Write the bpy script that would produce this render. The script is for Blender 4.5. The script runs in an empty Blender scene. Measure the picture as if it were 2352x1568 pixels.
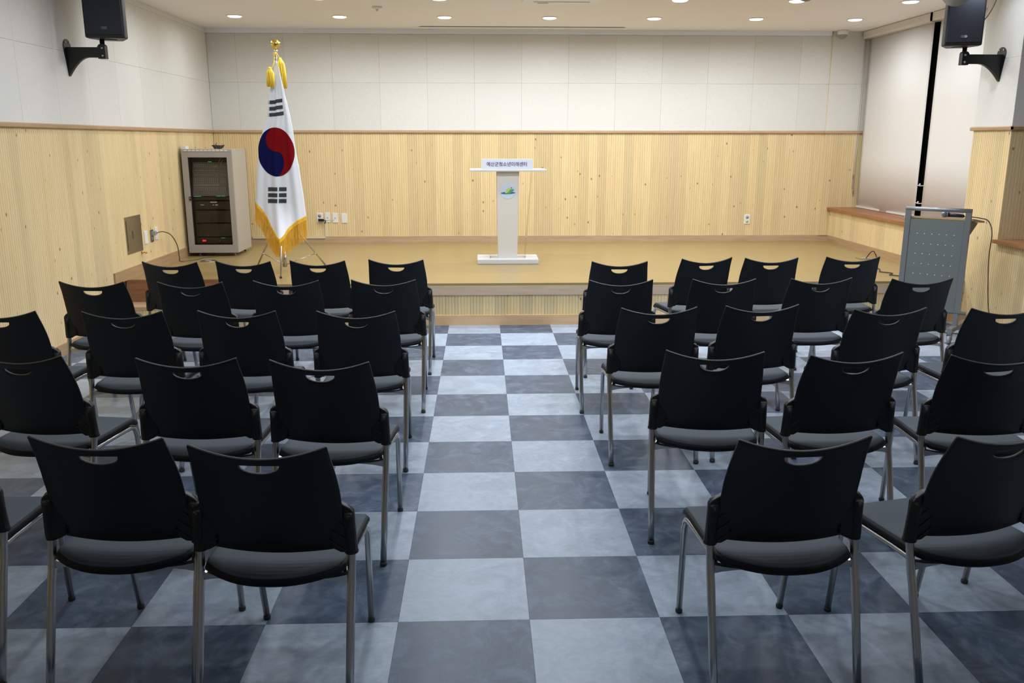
import bpy, bmesh, math, random
from mathutils import Vector, Matrix
random.seed(7)
R = math.radians
PI = math.pi
sc = bpy.context.scene
COL = sc.collection

# ------------------------------------------------------------------ camera
CAM = Vector((-0.1556, -7.1538, 1.6045))
right = Vector((0.99937688, -0.03528744, 0.00080680))
up = Vector((0.00726358, 0.22797332, 0.97364028))
fwd = Vector((0.0345412, 0.97302773, -0.22808758))
cd = bpy.data.cameras.new('camera')
cam = bpy.data.objects.new('camera', cd)
COL.objects.link(cam)
mw = Matrix.Identity(4)
for i in range(3):
    mw[i][0] = right[i]; mw[i][1] = up[i]; mw[i][2] = -fwd[i]; mw[i][3] = CAM[i]
cam.matrix_world = mw
cd.sensor_width = 36
cd.lens = 1972.0164 / 2352 * 36
cd.clip_start = .05
sc.camera = cam

# ------------------------------------------------------------------ world, exposure
w = bpy.data.worlds.new('world'); sc.world = w; w.use_nodes = True
w.node_tree.nodes['Background'].inputs[0].default_value = (.35, .45, .65, 1)
w.node_tree.nodes['Background'].inputs[1].default_value = .02
sc.view_settings.view_transform = 'Standard'
sc.view_settings.look = 'None'
sc.view_settings.exposure = 0.0
sc.view_settings.gamma = 1
sc.view_settings.use_curve_mapping = False
LAMP_W = 13.0
LAMP_COL = (.915, .955, 1.01)
LAMP_COLUMN = [.30, .72, 1.0, 1.12, 1.08, .85, .45]
LAMP_ROWS = [(2.45, 1.12), (1.23, 1.12), (-0.02, 1.0), (-1.23, .72), (-2.44, .58), (-3.65, .38), (-4.86, .20)]
LAMP_X = [-2.717, -1.627, -.528, .581, 1.694, 2.789, 3.86]

# room numbers (metres)
XL, XR, XW = -3.354, 4.19, 4.56       # left wall, right wall face, window plane
YB, YF = 3.522, -9.4                  # back wall, wall behind the camera
ZC, ZD = 2.87, 1.69                   # ceiling, top of wood panelling
ZS, YS = .376, .36                    # stage height, stage front
YP0, YP1 = -.06, .50                  # pier between the two window bays

# ------------------------------------------------------------------ materials
def mat(name, col=(.8, .8, .8), rough=.5, metal=0.0, spec=.5, **kw):
    m = bpy.data.materials.new(name); m.use_nodes = True
    b = m.node_tree.nodes['Principled BSDF']
    b.inputs['Base Color'].default_value = (*col, 1)
    b.inputs['Roughness'].default_value = rough
    b.inputs['Metallic'].default_value = metal
    b.inputs['Specular IOR Level'].default_value = spec
    for k, v in kw.items():
        b.inputs[k].default_value = v
    return m
def nt(m):
    t = m.node_tree
    return t, t.nodes, t.links, t.nodes['Principled BSDF']
def node(N, typ, **kw):
    n = N.new(typ)
    for k, v in kw.items():
        if k in n.inputs: n.inputs[k].default_value = v
        else: setattr(n, k, v)
    return n
def ramp(N, stops, interp='LINEAR'):
    r = N.new('ShaderNodeValToRGB'); r.color_ramp.interpolation = interp
    e = r.color_ramp.elements
    while len(e) < len(stops): e.new(.5)
    for q, (p, c) in zip(e, stops):
        q.position = p; q.color = (*c, 1) if len(c) == 3 else c
    return r
def mixc(N, L, fac, a, b, mode='MIX'):
    n = N.new('ShaderNodeMix'); n.data_type = 'RGBA'; n.blend_type = mode
    for s, v in ((n.inputs['Factor'], fac), (n.inputs['A'], a), (n.inputs['B'], b)):
        if isinstance(v, (int, float)): s.default_value = v
        elif isinstance(v, tuple): s.default_value = (*v, 1)
        else: L.new(v, s)
    # colour sockets share names with float ones: set them explicitly
    ca = [i for i in n.inputs if i.name == 'A' and i.type == 'RGBA'][0]
    cb = [i for i in n.inputs if i.name == 'B' and i.type == 'RGBA'][0]
    fc = [i for i in n.inputs if i.name == 'Factor' and i.type == 'VALUE'][0]
    for s, v in ((fc, fac), (ca, a), (cb, b)):
        if isinstance(v, (int, float)): s.default_value = v
        elif isinstance(v, tuple): s.default_value = (*v, 1)
        else: L.new(v, s)
    return [o for o in n.outputs if o.type == 'RGBA'][0]
def coords(N, L, scale, rnd=8.0):
    """object coordinates, shifted per object so that alike pieces differ"""
    tc = N.new('ShaderNodeTexCoord'); oi = N.new('ShaderNodeObjectInfo')
    mu = N.new('ShaderNodeVectorMath'); mu.operation = 'MULTIPLY'
    cx = N.new('ShaderNodeCombineXYZ')
    m1 = N.new('ShaderNodeMath'); m1.operation = 'MULTIPLY'; m1.inputs[1].default_value = rnd * 37.0
    m2 = N.new('ShaderNodeMath'); m2.operation = 'MULTIPLY'; m2.inputs[1].default_value = rnd * 11.3
    L.new(oi.outputs['Random'], m1.inputs[0]); L.new(oi.outputs['Random'], m2.inputs[0])
    L.new(m1.outputs[0], cx.inputs[0]); L.new(m2.outputs[0], cx.inputs[1]); L.new(m1.outputs[0], cx.inputs[2])
    ad = N.new('ShaderNodeVectorMath'); ad.operation = 'ADD'
    L.new(tc.outputs['Object'], ad.inputs[0]); L.new(cx.outputs[0], ad.inputs[1])
    L.new(ad.outputs[0], mu.inputs[0]); mu.inputs[1].default_value = scale
    return mu.outputs[0], oi.outputs['Random']

def wood(name, base, dark, grain=(60, 60, 3), vary=.12, knots=False, rough=.45, knot_scale=(9, 9, 6)):
    m = mat(name, base, rough); T, N, L, B = nt(m)
    v, rnd = coords(N, L, grain)
    n1 = node(N, 'ShaderNodeTexNoise', Scale=1.0, Detail=4.0, Roughness=.6, Distortion=.4); L.new(v, n1.inputs['Vector'])
    r1 = ramp(N, [(.30, dark), (.62, base)]); L.new(n1.outputs['Fac'], r1.inputs[0])
    col = r1.outputs[0]
    # tone from piece to piece
    r2 = ramp(N, [(0, tuple(1 - vary for _ in range(3))), (.5, (1, 1 - vary * .2, 1 - vary * .45)), (1, (1, 1, 1))])
    L.new(rnd, r2.inputs[0])
    col = mixc(N, L, 1.0, col, r2.outputs[0], 'MULTIPLY')
    if knots:
        v2, _ = coords(N, L, knot_scale)
        vo = node(N, 'ShaderNodeTexVoronoi', Scale=1.0, Randomness=1.0); L.new(v2, vo.inputs['Vector'])
        wv, _ = coords(N, L, (30, 30, 30))
        nz = node(N, 'ShaderNodeTexNoise', Scale=1.0, Detail=2.0); L.new(wv, nz.inputs['Vector'])
        sub = N.new('ShaderNodeMath'); sub.operation = 'MULTIPLY_ADD'; sub.inputs[1].default_value = .05
        L.new(nz.outputs['Fac'], sub.inputs[0]); L.new(vo.outputs['Distance'], sub.inputs[2])
        r3 = ramp(N, [(.060, (1, 1, 1)), (.095, (.45, .45, .45)), (.14, (0, 0, 0))]); L.new(sub.outputs[0], r3.inputs[0])
        col = mixc(N, L, r3.outputs[0], col, (.24, .115, .035))
    L.new(col, B.inputs['Base Color'])
    bp = node(N, 'ShaderNodeBump', Strength=.08, Distance=.002); L.new(n1.outputs['Fac'], bp.inputs['Height']); L.new(bp.outputs[0], B.inputs['Normal'])
    return m

M = {}
M['pine'] = wood('knotty_pine', (.81, .655, .375), (.74, .58, .31), (42, 42, 2.2), .15, True, .5)
M['stagewood'] = wood('stage_laminate', (.345, .25, .105), (.29, .205, .08), (2.2, 34, 34), .04, False, .30)
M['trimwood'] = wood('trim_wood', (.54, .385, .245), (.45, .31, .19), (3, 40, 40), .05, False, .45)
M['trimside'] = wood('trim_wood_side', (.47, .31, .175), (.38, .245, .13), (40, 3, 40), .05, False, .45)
M['brownwood'] = wood('brown_wood', (.36, .155, .065), (.26, .105, .042), (40, 3, 40), .05, False, .38)
M['riser'] = wood('brown_riser', (.30, .135, .06), (.21, .09, .036), (3, 40, 40), .05, False, .38)

def acoustic():
    m = mat('cream_acoustic_panel', (.84, .83, .79), .85); T, N, L, B = nt(m)
    v, rnd = coords(N, L, (90, 90, 90))
    n1 = node(N, 'ShaderNodeTexNoise', Scale=1.0, Detail=3.0, Roughness=.7); L.new(v, n1.inputs['Vector'])
    r1 = ramp(N, [(.3, (.71, .70, .665)), (.7, (.78, .775, .74))]); L.new(n1.outputs['Fac'], r1.inputs[0])
    r2 = ramp(N, [(0, (.955, .955, .95)), (1, (1, 1, 1))]); L.new(rnd, r2.inputs[0])
    L.new(mixc(N, L, 1.0, r1.outputs[0], r2.outputs[0], 'MULTIPLY'), B.inputs['Base Color'])
    bp = node(N, 'ShaderNodeBump', Strength=.25, Distance=.002); L.new(n1.outputs['Fac'], bp.inputs['Height']); L.new(bp.outputs[0], B.inputs['Normal'])
    return m
M['panel'] = acoustic()
def tile(name, a, b, c):
    m = mat(name, a, .40, spec=.3); T, N, L, B = nt(m)
    v, rnd = coords(N, L, (7, 7, 7))
    n1 = node(N, 'ShaderNodeTexNoise', Scale=1.0, Detail=8.0, Roughness=.68, Distortion=1.3); L.new(v, n1.inputs['Vector'])
    r1 = ramp(N, [(.36, a), (.5, b), (.64, c)]); L.new(n1.outputs['Fac'], r1.inputs[0])
    v2, _ = coords(N, L, (38, 60, 38))
    n2 = node(N, 'ShaderNodeTexNoise', Scale=1.0, Detail=3.0, Roughness=.7); L.new(v2, n2.inputs['Vector'])
    r3 = ramp(N, [(.3, (.90, .90, .90)), (.7, (1.05, 1.05, 1.05))]); L.new(n2.outputs['Fac'], r3.inputs[0])
    r2 = ramp(N, [(0, (.93, .93, .93)), (1, (1.0, 1.0, 1.0))]); L.new(rnd, r2.inputs[0])
    c1 = mixc(N, L, 1.0, r1.outputs[0], r2.outputs[0], 'MULTIPLY')
    L.new(mixc(N, L, 1.0, c1, r3.outputs[0], 'MULTIPLY'), B.inputs['Base Color'])
    rr = ramp(N, [(.3, (.30,) * 3), (.7, (.45,) * 3)]); L.new(n1.outputs['Fac'], rr.inputs[0]); L.new(rr.outputs[0], B.inputs['Roughness'])
    return m
M['tile_light'] = tile('light_marbled_tile', (.305, .375, .470), (.355, .43, .535), (.415, .495, .60))
M['tile_dark'] = tile('dark_marbled_tile', (.062, .090, .140), (.082, .118, .182), (.138, .182, .255))
M['kick'] = wood('kickboard_wood', (.72, .50, .28), (.62, .42, .22), (3, 40, 40), .05, False, .45)
M['lip'] = wood('stage_lip_wood', (.60, .47, .34), (.52, .40, .28), (3, 40, 40), .05, False, .45)
M['slab'] = mat('floor_slab', (.12, .14, .17), .6)
M['ceiling'] = mat('ceiling_paint', (.88, .855, .85), .9)
M['plaster'] = mat('plaster', (.72, .70, .66), .9)
M['rail'] = mat('grey_aluminium_rail', (.80, .84, .92), .5)
M['slot'] = mat('dark_slot', (.10, .09, .08), .8)
M['white'] = mat('white_plastic', (.80, .80, .78), .4)
M['offwhite'] = mat('offwhite_paint', (.72, .70, .66), .5)
M['grey'] = mat('grey_plastic', (.32, .33, .33), .5)
M['blind'] = mat('roller_blind_fabric', (.76, .745, .72), .75)
M['cassette'] = mat('blind_cassette', (.70, .66, .61), .5)
M['frame_black'] = mat('black_window_frame', (.012, .012, .014), .4)
M['glass_dark'] = mat('night_window_glass', (.02, .025, .03), .05)
M['plastic_black'] = mat('black_chair_plastic', (.0075, .0085, .0095), .42, spec=.4)
M['seat_grey'] = mat('grey_seat_pad', (.075, .092, .11), .75, spec=.2)
M['seat_black'] = mat('seat_shell_black', (.007, .008, .010), .6, spec=.2)
M['rib'] = mat('rib_lit_edge', (.03, .033, .035), .4)  # paler than the chair plastic: light on the rib edges put into the colour
M['chrome'] = mat('brushed_chrome', (.50, .49, .47), .28, 1.0)
M['chrome_bright'] = mat('bright_chrome', (.75, .75, .75), .15, 1.0)
M['rubber'] = mat('rubber_foot', (.035, .035, .038), .6)
M['speaker'] = mat('speaker_black', (.010, .011, .013), .5)
M['black_metal'] = mat('black_metal', (.006, .006, .007), .45)
M['gold'] = mat('gold_finial', (.78, .58, .16), .22, 1.0)
M['cloth'] = mat('white_flag_cloth', (.69, .71, .75), .8, spec=.2)
M['red'] = mat('flag_red', (.17, .005, .007), .9, spec=.05)
M['blue'] = mat('flag_blue', (.006, .007, .055), .9, spec=.05)
M['ink'] = mat('flag_black', (.022, .032, .038), .7)
M['fringe'] = mat('gold_fringe', (.90, .52, .035), .6)
M['tassel'] = mat('yellow_tassel', (.93, .66, .06), .55)
M['acryl_white'] = mat('frosted_acrylic', (.80, .82, .86), .35, **{'Transmission Weight': .25})
M['acryl'] = mat('clear_acrylic', (.93, .95, .95), .04, **{'Transmission Weight': 1.0, 'IOR': 1.35})
M['acryl_column'] = mat('frosted_column', (.78, .77, .73), .4, **{'Transmission Weight': .2})
M['sign'] = mat('sign_white', (.74, .78, .86), .4)
M['letters'] = mat('letter_violet', (.06, .05, .28), .5)
M['disc'] = mat('pale_blue_disc', (.55, .66, .80), .5)
M['navy'] = mat('logo_navy', (.06, .12, .33), .5)
M['lime'] = mat('logo_lime', (.45, .62, .14), .5)
M['green'] = mat('logo_green', (.06, .36, .15), .5)
M['logored'] = mat('logo_red', (.45, .05, .08), .5)
M['rack'] = mat('rack_beige', (.44, .405, .35), .45)
M['rack_front'] = mat('rack_grey', (.36, .335, .31), .45)
M['rack_dark'] = mat('rack_inside', (.015, .014, .012), .5)
M['mixer'] = mat('mixer_face', (.16, .165, .155), .5)
M['knob'] = mat('mixer_knob', (.75, .74, .68), .4)
M['unit'] = mat('rack_unit', (.03, .024, .018), .4)
M['smoked'] = mat('smoked_glass', (.82, .80, .76), .03, **{'Transmission Weight': 1.0, 'IOR': 1.2})
M['steel'] = mat('stainless_plate', (.46, .43, .36), .30, 1.0)
M['brass'] = mat('brass', (.70, .42, .15), .35, 1.0)
M['trunk'] = mat('greenish_trunking', (.66, .66, .46), .5)
M['lectern'] = mat('lectern_grey', (.145, .165, .160), .55)
M['lectern_rail'] = mat('lectern_rail', (.27, .29, .30), .35, .6)
M['dot'] = mat('pale_dot', (.60, .58, .48), .5)
M['desk'] = mat('pale_wood_desk', (.52, .38, .22), .5)
M['cable'] = mat('dark_cable', (.035, .028, .022), .6)
M['cable_beige'] = mat('brown_cable', (.12, .085, .05), .6)
M['mic'] = mat('microphone_mesh', (.30, .33, .40), .3, .8)
M['mic_body'] = mat('microphone_body', (.03, .033, .045), .35)
def emit(name, col, s):
    m = bpy.data.materials.new(name); m.use_nodes = True
    T, N, L, B = nt(m)
    B.inputs['Base Color'].default_value = (*col, 1)
    B.inputs['Emission Color'].default_value = (*col, 1); B.inputs['Emission Strength'].default_value = s
    return m
M['lamp'] = emit('downlight_lens', (1, .97, .94), 3.0)
M['led_green'] = emit('green_led', (.10, .55, .38), .35)
M['led_red'] = emit('red_led', (1, .02, .03), 1.2)
M['led_white'] = emit('white_led', (.9, .8, .7), .5)

# ------------------------------------------------------------------ mesh helpers
class MB:
    """collects shapes; build() links them as one object"""
    def __init__(s): s.v = []; s.f = []; s.mi = []; s.cur = 0; s.sm = []; s.smooth = False
    def add(s, vs, fs, smooth=None):
        o = len(s.v); s.v += [tuple(v) for v in vs]
        for f in fs:
            s.f.append([i + o for i in f]); s.mi.append(s.cur); s.sm.append(s.smooth if smooth is None else smooth)
        return s
    def box(s, x0, x1, y0, y1, z0, z1):
        v = [(x0, y0, z0), (x1, y0, z0), (x1, y1, z0), (x0, y1, z0), (x0, y0, z1), (x1, y0, z1), (x1, y1, z1), (x0, y1, z1)]
        return s.add(v, [(0, 3, 2, 1), (4, 5, 6, 7), (0, 1, 5, 4), (1, 2, 6, 5), (2, 3, 7, 6), (3, 0, 4, 7)], False)
    def prism(s, poly, axis, a, b):
        """poly: 2-D outline in the two other axes (in x,y,z order), swept from a to b"""
        n = len(poly); vs = []
        for t in (a, b):
            for p in poly:
                q = list(p); q.insert(axis, t); vs.append(tuple(q))
        fs = [[i, (i + 1) % n, n + (i + 1) % n, n + i] for i in range(n)]
        fs += [list(range(n))[::-1], list(range(n, 2 * n))]
        return s.add(vs, fs, False)
    def tube(s, pts, r, n=10, cap=True, flat=1.0):
        pts = [Vector(p) for p in pts]; k = len(pts)
        rr = r if isinstance(r, (list, tuple)) else [r] * k
        t0 = (pts[1] - pts[0]).normalized()
        a = Vector((0, 0, 1)) if abs(t0.z) < .9 else Vector((1, 0, 0))
        u = t0.cross(a).normalized(); vs = []
        for i, p in enumerate(pts):
            t = (pts[min(i + 1, k - 1)] - pts[max(i - 1, 0)]).normalized()
            u = (u - t * u.dot(t)).normalized(); v = t.cross(u)
            for j in range(n):
                an = 2 * PI * j / n
                vs.append(p + u * math.cos(an) * rr[i] + v * math.sin(an) * rr[i] * flat)
        fs = [[i * n + j, i * n + (j + 1) % n, (i + 1) * n + (j + 1) % n, (i + 1) * n + j] for i in range(k - 1) for j in range(n)]
        s.add(vs, fs, True)
        if cap:
            o = len(s.v) - len(vs)
            s.f.append([o + j for j in range(n)][::-1]); s.mi.append(s.cur); s.sm.append(False)
            s.f.append([o + (k - 1) * n + j for j in range(n)]); s.mi.append(s.cur); s.sm.append(False)
        return s
    def lathe(s, prof, c=(0, 0, 0), n=24, axis=2, smooth=True):
        vs = []
        for r, h in prof:
            for j in range(n):
                a = 2 * PI * j / n; p = [r * math.cos(a), r * math.sin(a)]; p.insert(axis, h)
                vs.append((p[0] + c[0], p[1] + c[1], p[2] + c[2]))
        fs = [[i * n + j, i * n + (j + 1) % n, (i + 1) * n + (j + 1) % n, (i + 1) * n + j] for i in range(len(prof) - 1) for j in range(n)]
        fs += [list(range(n))[::-1], [(len(prof) - 1) * n + j for j in range(n)]]
        return s.add(vs, fs, smooth)
    def mesh(s, name, mats, fix=True):
        me = bpy.data.meshes.new(name)
        me.from_pydata(s.v, [], s.f)
        if not isinstance(mats, (list, tuple)): mats = [mats]
        for m in mats: me.materials.append(m)
        me.polygons.foreach_set('material_index', s.mi); me.polygons.foreach_set('use_smooth', s.sm)
        if fix:
            bm = bmesh.new(); bm.from_mesh(me); bmesh.ops.recalc_face_normals(bm, faces=bm.faces); bm.to_mesh(me); bm.free()
        me.update(); return me
    def build(s, name, mats, parent=None, fix=True):
        return link(name, s.mesh(name, mats, fix), parent)
def link(name, me, parent=None, loc=None, rz=None):
    o = bpy.data.objects.new(name, me); COL.objects.link(o)
    if parent: o.parent = parent
    if loc is not None: o.location = loc
    if rz is not None: o.rotation_euler = (0, 0, rz)
    return o
def tag(o, label, cat, group=None):
    o['label'] = label; o['category'] = cat
    if group: o['group'] = group
    return o
def thing(name, label, cat, loc=(0, 0, 0), rz=0, group=None):
    o = bpy.data.objects.new(name, None); COL.objects.link(o); o.location = loc; o.rotation_euler = (0, 0, rz)
    o.empty_display_size = .1
    return tag(o, label, cat, group)
def struct(o):
    o['kind'] = 'structure'; return o
def bake(o, *mods):
    """apply modifiers into the mesh"""
    for typ, kw in mods:
        m = o.modifiers.new(typ, typ)
        for k, v in kw.items(): setattr(m, k, v)
    dg = bpy.context.evaluated_depsgraph_get(); dg.update()
    me = bpy.data.meshes.new_from_object(o.evaluated_get(dg))
    o.modifiers.clear(); o.data = me; return o
def copy_tree(o, parent=None):
    c = o.copy(); COL.objects.link(c)
    if parent: c.parent = parent
    for ch in list(o.children): copy_tree(ch, c)
    return c
def bez(p0, p1, p2, p3, n=12):
    out = []
    for i in range(n + 1):
        t = i / n; u = 1 - t
        out.append(tuple(u ** 3 * a + 3 * u * u * t * b + 3 * u * t * t * c + t ** 3 * d for a, b, c, d in zip(p0, p1, p2, p3)))
    return out
def catmull(P, n=6):
    P = [Vector(p) for p in P]; Q = [P[0] * 2 - P[1]] + P + [P[-1] * 2 - P[-2]]; out = []
    for i in range(1, len(Q) - 2):
        for k in range(n):
            t = k / n; a, b, c, d = Q[i - 1], Q[i], Q[i + 1], Q[i + 2]
            out.append(.5 * ((2 * b) + (c - a) * t + (2 * a - 5 * b + 4 * c - d) * t * t + (3 * b - a - 3 * c + d) * t ** 3))
    out.append(P[-1]); return out

# ------------------------------------------------------------------ floor with its tiles
floor = struct(MB().box(XL - .1, XW + .1, YF, YB + .1, -.12, -.003).build('floor', M['slab']))
T = .45; G = .0002
def tile_mesh(wd, dp, m):
    b = MB(); c = .0004; x, y = wd / 2 - G, dp / 2 - G
    vs = [(-x, -y, -.003), (x, -y, -.003), (x, y, -.003), (-x, y, -.003), (-x, -y, -c), (x, -y, -c), (x, y, -c), (-x, y, -c),
          (-x + c, -y + c, 0), (x - c, -y + c, 0), (x - c, y - c, 0), (-x + c, y - c, 0)]
    b.add(vs, [(0, 3, 2, 1), (0, 1, 5, 4), (1, 2, 6, 5), (2, 3, 7, 6), (3, 0, 4, 7), (4, 5, 9, 8), (5, 6, 10, 9), (6, 7, 11, 10), (7, 4, 8, 11), (8, 9, 10, 11)])
    return b.mesh('tile', m)
tcache = {}
for i in range(-8, 10):
    for j in range(-13, 1):
        x0, x1, y0, y1 = i * T, (i + 1) * T, j * T, (j + 1) * T
        x0, x1, y1 = max(x0, XL), min(x1, XR), min(y1, YS)
        if x1 - x0 < .02 or y1 - y0 < .02: continue
        kind = 'tile_light' if (i + j) % 2 else 'tile_dark'
        key = (round(x1 - x0, 3), round(y1 - y0, 3), kind)
        if key not in tcache: tcache[key] = tile_mesh(x1 - x0, y1 - y0, M[kind])
        link('floor_tile', tcache[key], floor, ((x0 + x1) / 2, (y0 + y1) / 2, 0))
# behind the camera the same tiling goes on as one part
b = MB()
for i in range(-8, 10):
    for j in range(-21, -13):
        x0, x1 = max(i * T, XL), min((i + 1) * T, XR)
        if x1 - x0 < .02: continue
        b.cur = (i + j) % 2; b.box(x0 + G, x1 - G, max(j * T, YF) + G, (j + 1) * T - G, -.003, 0)
rt = b.build('rear_floor_tiles', [M['tile_dark'], M['tile_light']], floor); rt['kind'] = 'stuff'

# ------------------------------------------------------------------ room shell
ceiling = struct(MB().box(XL - .1, XW + .3, YF, YB + .1, ZC, ZC + .1).build('ceiling', M['ceiling']))
wall_back = struct(MB().box(XL - .1, XW + .3, YB + .02, YB + .12, 0, ZC).build('wall_back', M['plaster']))
wall_left = struct(MB().box(XL - .12, XL - .02, YF, YB + .02, 0, ZC).build('wall_left', M['plaster']))
wall_front = struct(MB().box(XL - .1, XW + .3, YF - .1, YF, 0, ZC).build('wall_front', M['plaster']))
b = MB()
b.box(XR + .02, XW + .2, YP1, YB + .02, 0, .765)                      # parapet under window 1
b.box(XR + .02, XW + .2, YP0 + .02, YP1, 0, ZC)                       # pier
b.box(XR + .02, XW + .2, -3.2, YP0 + .02, 0, .765)                    # parapet under window 2
b.box(XR + .02, XW + .2, YF, -3.2, 0, ZC)
wall_right = struct(b.build('wall_right', M['plaster']))

# fluted pine boards ------------------------------------------------------
BW = .11
def board_mesh(wd, L):
    """board lies along +x, front towards -y, bottom at z=0"""
    n = max(1, round(wd / .0275)); p = wd / n; prof = []
    for k in range(n):
        x = k * p
        prof += [(x + .0002, .0045), (x + .0024, .0008), (x + .0050, 0), (x + p - .0040, 0), (x + p - .0014, .0008)]
    prof.append((wd - .0002, .0045))
    vs = [(x, y, z) for z in (0, L) for x, y in prof]; k = len(prof)
    fs = [(i, i + 1, k + i + 1, k + i) for i in range(k - 1)]
    b = MB().add(vs, fs, False)
    return b.mesh('board', M['pine'], fix=False)
bcache = {}
def boards(wall, a, b_, z0, z1, place, rz):
    """place(s) gives the world point at distance s along the run"""
    n = math.ceil((b_ - a) / BW - 1e-6)
    for k in range(n):
        s0 = a + k * BW; s1 = min(b_, s0 + BW)
        key = (round(s1 - s0, 3), round(z1 - z0, 3))
        if key[0] < .012: continue
        if key not in bcache: bcache[key] = board_mesh(*key)
        p = place(s0); link('pine_board', bcache[key], wall, (p[0], p[1], z0), rz)
PILX = 4.055
boards(wall_back, XL, PILX, .448, ZD, lambda s: (s, YB), 0)
boards(wall_back, PILX, XW + .05, .448, ZD, lambda s: (s, YB - .022), 0)
boards(wall_left, YS, YB, .448, ZD, lambda s: (XL, s), R(90))           # front faces +x
boards(wall_left, -3.93, YS, .088, ZD, lambda s: (XL, s), R(90))
MB().box(XL - .02, XL, YF, -3.93, .088, ZD).build('rear_panelling', M['pine'], wall_left)
# right wall: board front faces -x
def rp(s): return (XR, s)
boards(wall_right, -YB, -YP1, .448, .765, lambda s: (XR, -s), R(-90))
boards(wall_right, -YP1, -YS, .448, ZD, lambda s: (XR, -s), R(-90))
boards(wall_right, -YS, -YP0, .088, ZD, lambda s: (XR, -s), R(-90))
boards(wall_right, -YP0, 1.6, .088, .765, lambda s: (XR, -s), R(-90))
boards(wall_right, XR, XW, .79, ZD, lambda s: (s, YP0), 0)              # reveal of the second bay

# cream acoustic panels ---------------------------------------------------
def panel_mesh(wd, h):
    c = .0018; g = .0004; d = .018; x0, x1, z0, z1 = g, wd - g, g, h - g
    vs = [(x0, d, z0), (x1, d, z0), (x1, d, z1), (x0, d, z1), (x0, c, z0), (x1, c, z0), (x1, c, z1), (x0, c, z1),
          (x0 + c, 0, z0 + c), (x1 - c, 0, z0 + c), (x1 - c, 0, z1 - c), (x0 + c, 0, z1 - c)]
    b = MB().add(vs, [(0, 1, 5, 4), (1, 2, 6, 5), (2, 3, 7, 6), (3, 0, 4, 7), (4, 5, 9, 8), (5, 6, 10, 9), (6, 7, 11, 10), (7, 4, 8, 11), (8, 9, 10, 11)])
    return b.mesh('panel', M['panel'])
pcache = {}
ZROW = [(1.715, 2.268), (2.268, 2.818), (2.818, ZC)]
def panels(wall, cuts, place, rz):
    for s0, s1 in zip(cuts[:-1], cuts[1:]):
        for z0, z1 in ZROW:
            key = (round(s1 - s0, 3), round(z1 - z0, 3))
            if key not in pcache: pcache[key] = panel_mesh(*key)
            p = place(s0); link('acoustic_panel', pcache[key], wall, (p[0], p[1], z0), rz)
panels(wall_back, [XL, -3.02, -2.465, -1.91, -1.352, -.789, -.228, .334, .894, 1.46, 2.019, 2.574, 3.126, 3.69, PILX], lambda s: (s, YB), 0)
panels(wall_back, [PILX, XW + .05], lambda s: (s, YB - .022), 0)
lc = [.284 + .5615 * k for k in range(-8, 6)] + [YB]
panels(wall_left, lc, lambda s: (XL, s), R(90))
MB().box(XL - .02, XL, YF, lc[0], ZD, ZC).build('rear_lining', M['panel'], wall_left)
panels(wall_right, [-YP1, -YP0], lambda s: (XR, -s), R(-90))
panels(wall_right, [XR, XW], lambda s: (s, YP0), 0)

MB().box(PILX - .002, XW + .05, YB - .012, YB + .02, 0, ZC).build('pilaster_core', M['pine'], wall_back)
# wooden rails and baseboards
def trim(name, b, m): return struct(b.build(name, m))
def railprof(): return [(0, 1.688), (-.018, 1.688), (-.022, 1.694), (-.022, 1.714), (-.014, 1.722), (0, 1.722)]
trim('trim_1', MB().prism([(y + YB, z) for y, z in railprof()], 0, XL, PILX).prism([(y + YB - .022, z) for y, z in railprof()], 0, PILX - .02, XW), M['trimwood'])
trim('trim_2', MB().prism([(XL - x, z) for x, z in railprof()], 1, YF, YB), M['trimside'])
b = MB().prism([(XR + x, z) for x, z in railprof()], 1, YP0 - .022, YP1 + .02)
b.prism([(YP0 + y, z) for y, z in railprof()], 0, XR - .02, XW)
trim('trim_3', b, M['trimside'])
trim('baseboard_back', MB().box(XL, XR, YB - .014, YB, ZS, .45), M['trimwood'])
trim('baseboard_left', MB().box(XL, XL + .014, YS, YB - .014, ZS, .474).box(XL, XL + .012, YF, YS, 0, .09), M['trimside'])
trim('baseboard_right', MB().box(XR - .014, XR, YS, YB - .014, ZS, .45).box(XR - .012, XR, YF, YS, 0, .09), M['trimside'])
# ceiling rail along the back wall and slot of the projection screen
struct(MB().box(XL, PILX - .03, YB - .055, YB, ZC - .052, ZC).build('trim_4', M['rail']))
b = MB().box(-.84, 1.50, 3.215, 3.235, ZC - .003, ZC + .001)
scr = tag(b.build('projection_screen_slot', M['slot']), 'long thin dark slot of a projection screen in the ceiling before the back wall', 'screen slot')
MB().box(-.86, 1.52, 3.238, 3.262, ZC - .006, ZC + .001).build('slot_edge', M['offwhite'], scr)

# stage --------------------------------------------------------------------
SX = -2.35                    # right end of the recessed step at the left wall
stage = MB()
stage.box(SX, XR + .02, YS, YB + .02, 0, ZS - .022)
stage.box(XL - .02, SX, .70, YB + .02, 0, ZS - .022)
stage.box(XL - .02, SX, YS, .70, 0, .15)
stage = struct(stage.build('floor_stage', M['plaster']))
MB().box(SX, XR, YS - .012, YB, ZS - .022, ZS).box(XL, SX, .62, YB, ZS - .022, ZS).build('stage_deck', M['stagewood'], stage)
MB().box(SX, XR, YS - .020, YS + .004, ZS - .105, ZS - .0225).build('stage_lip', M['lip'], stage)
boards(stage, SX, XR, .085, ZS - .105, lambda s: (s, YS - .008), 0)
MB().box(XL, XR, YS - .022, YS - .004, 0, .090).build('stage_kickboard', M['kick'], stage)
MB().box(XL, SX, .610, .634, .178, ZS).build('step_riser', M['riser'], stage)
MB().box(XL, SX, YS - .012, .63, .150, .178).build('step_tread', M['trimwood'], stage)
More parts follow.
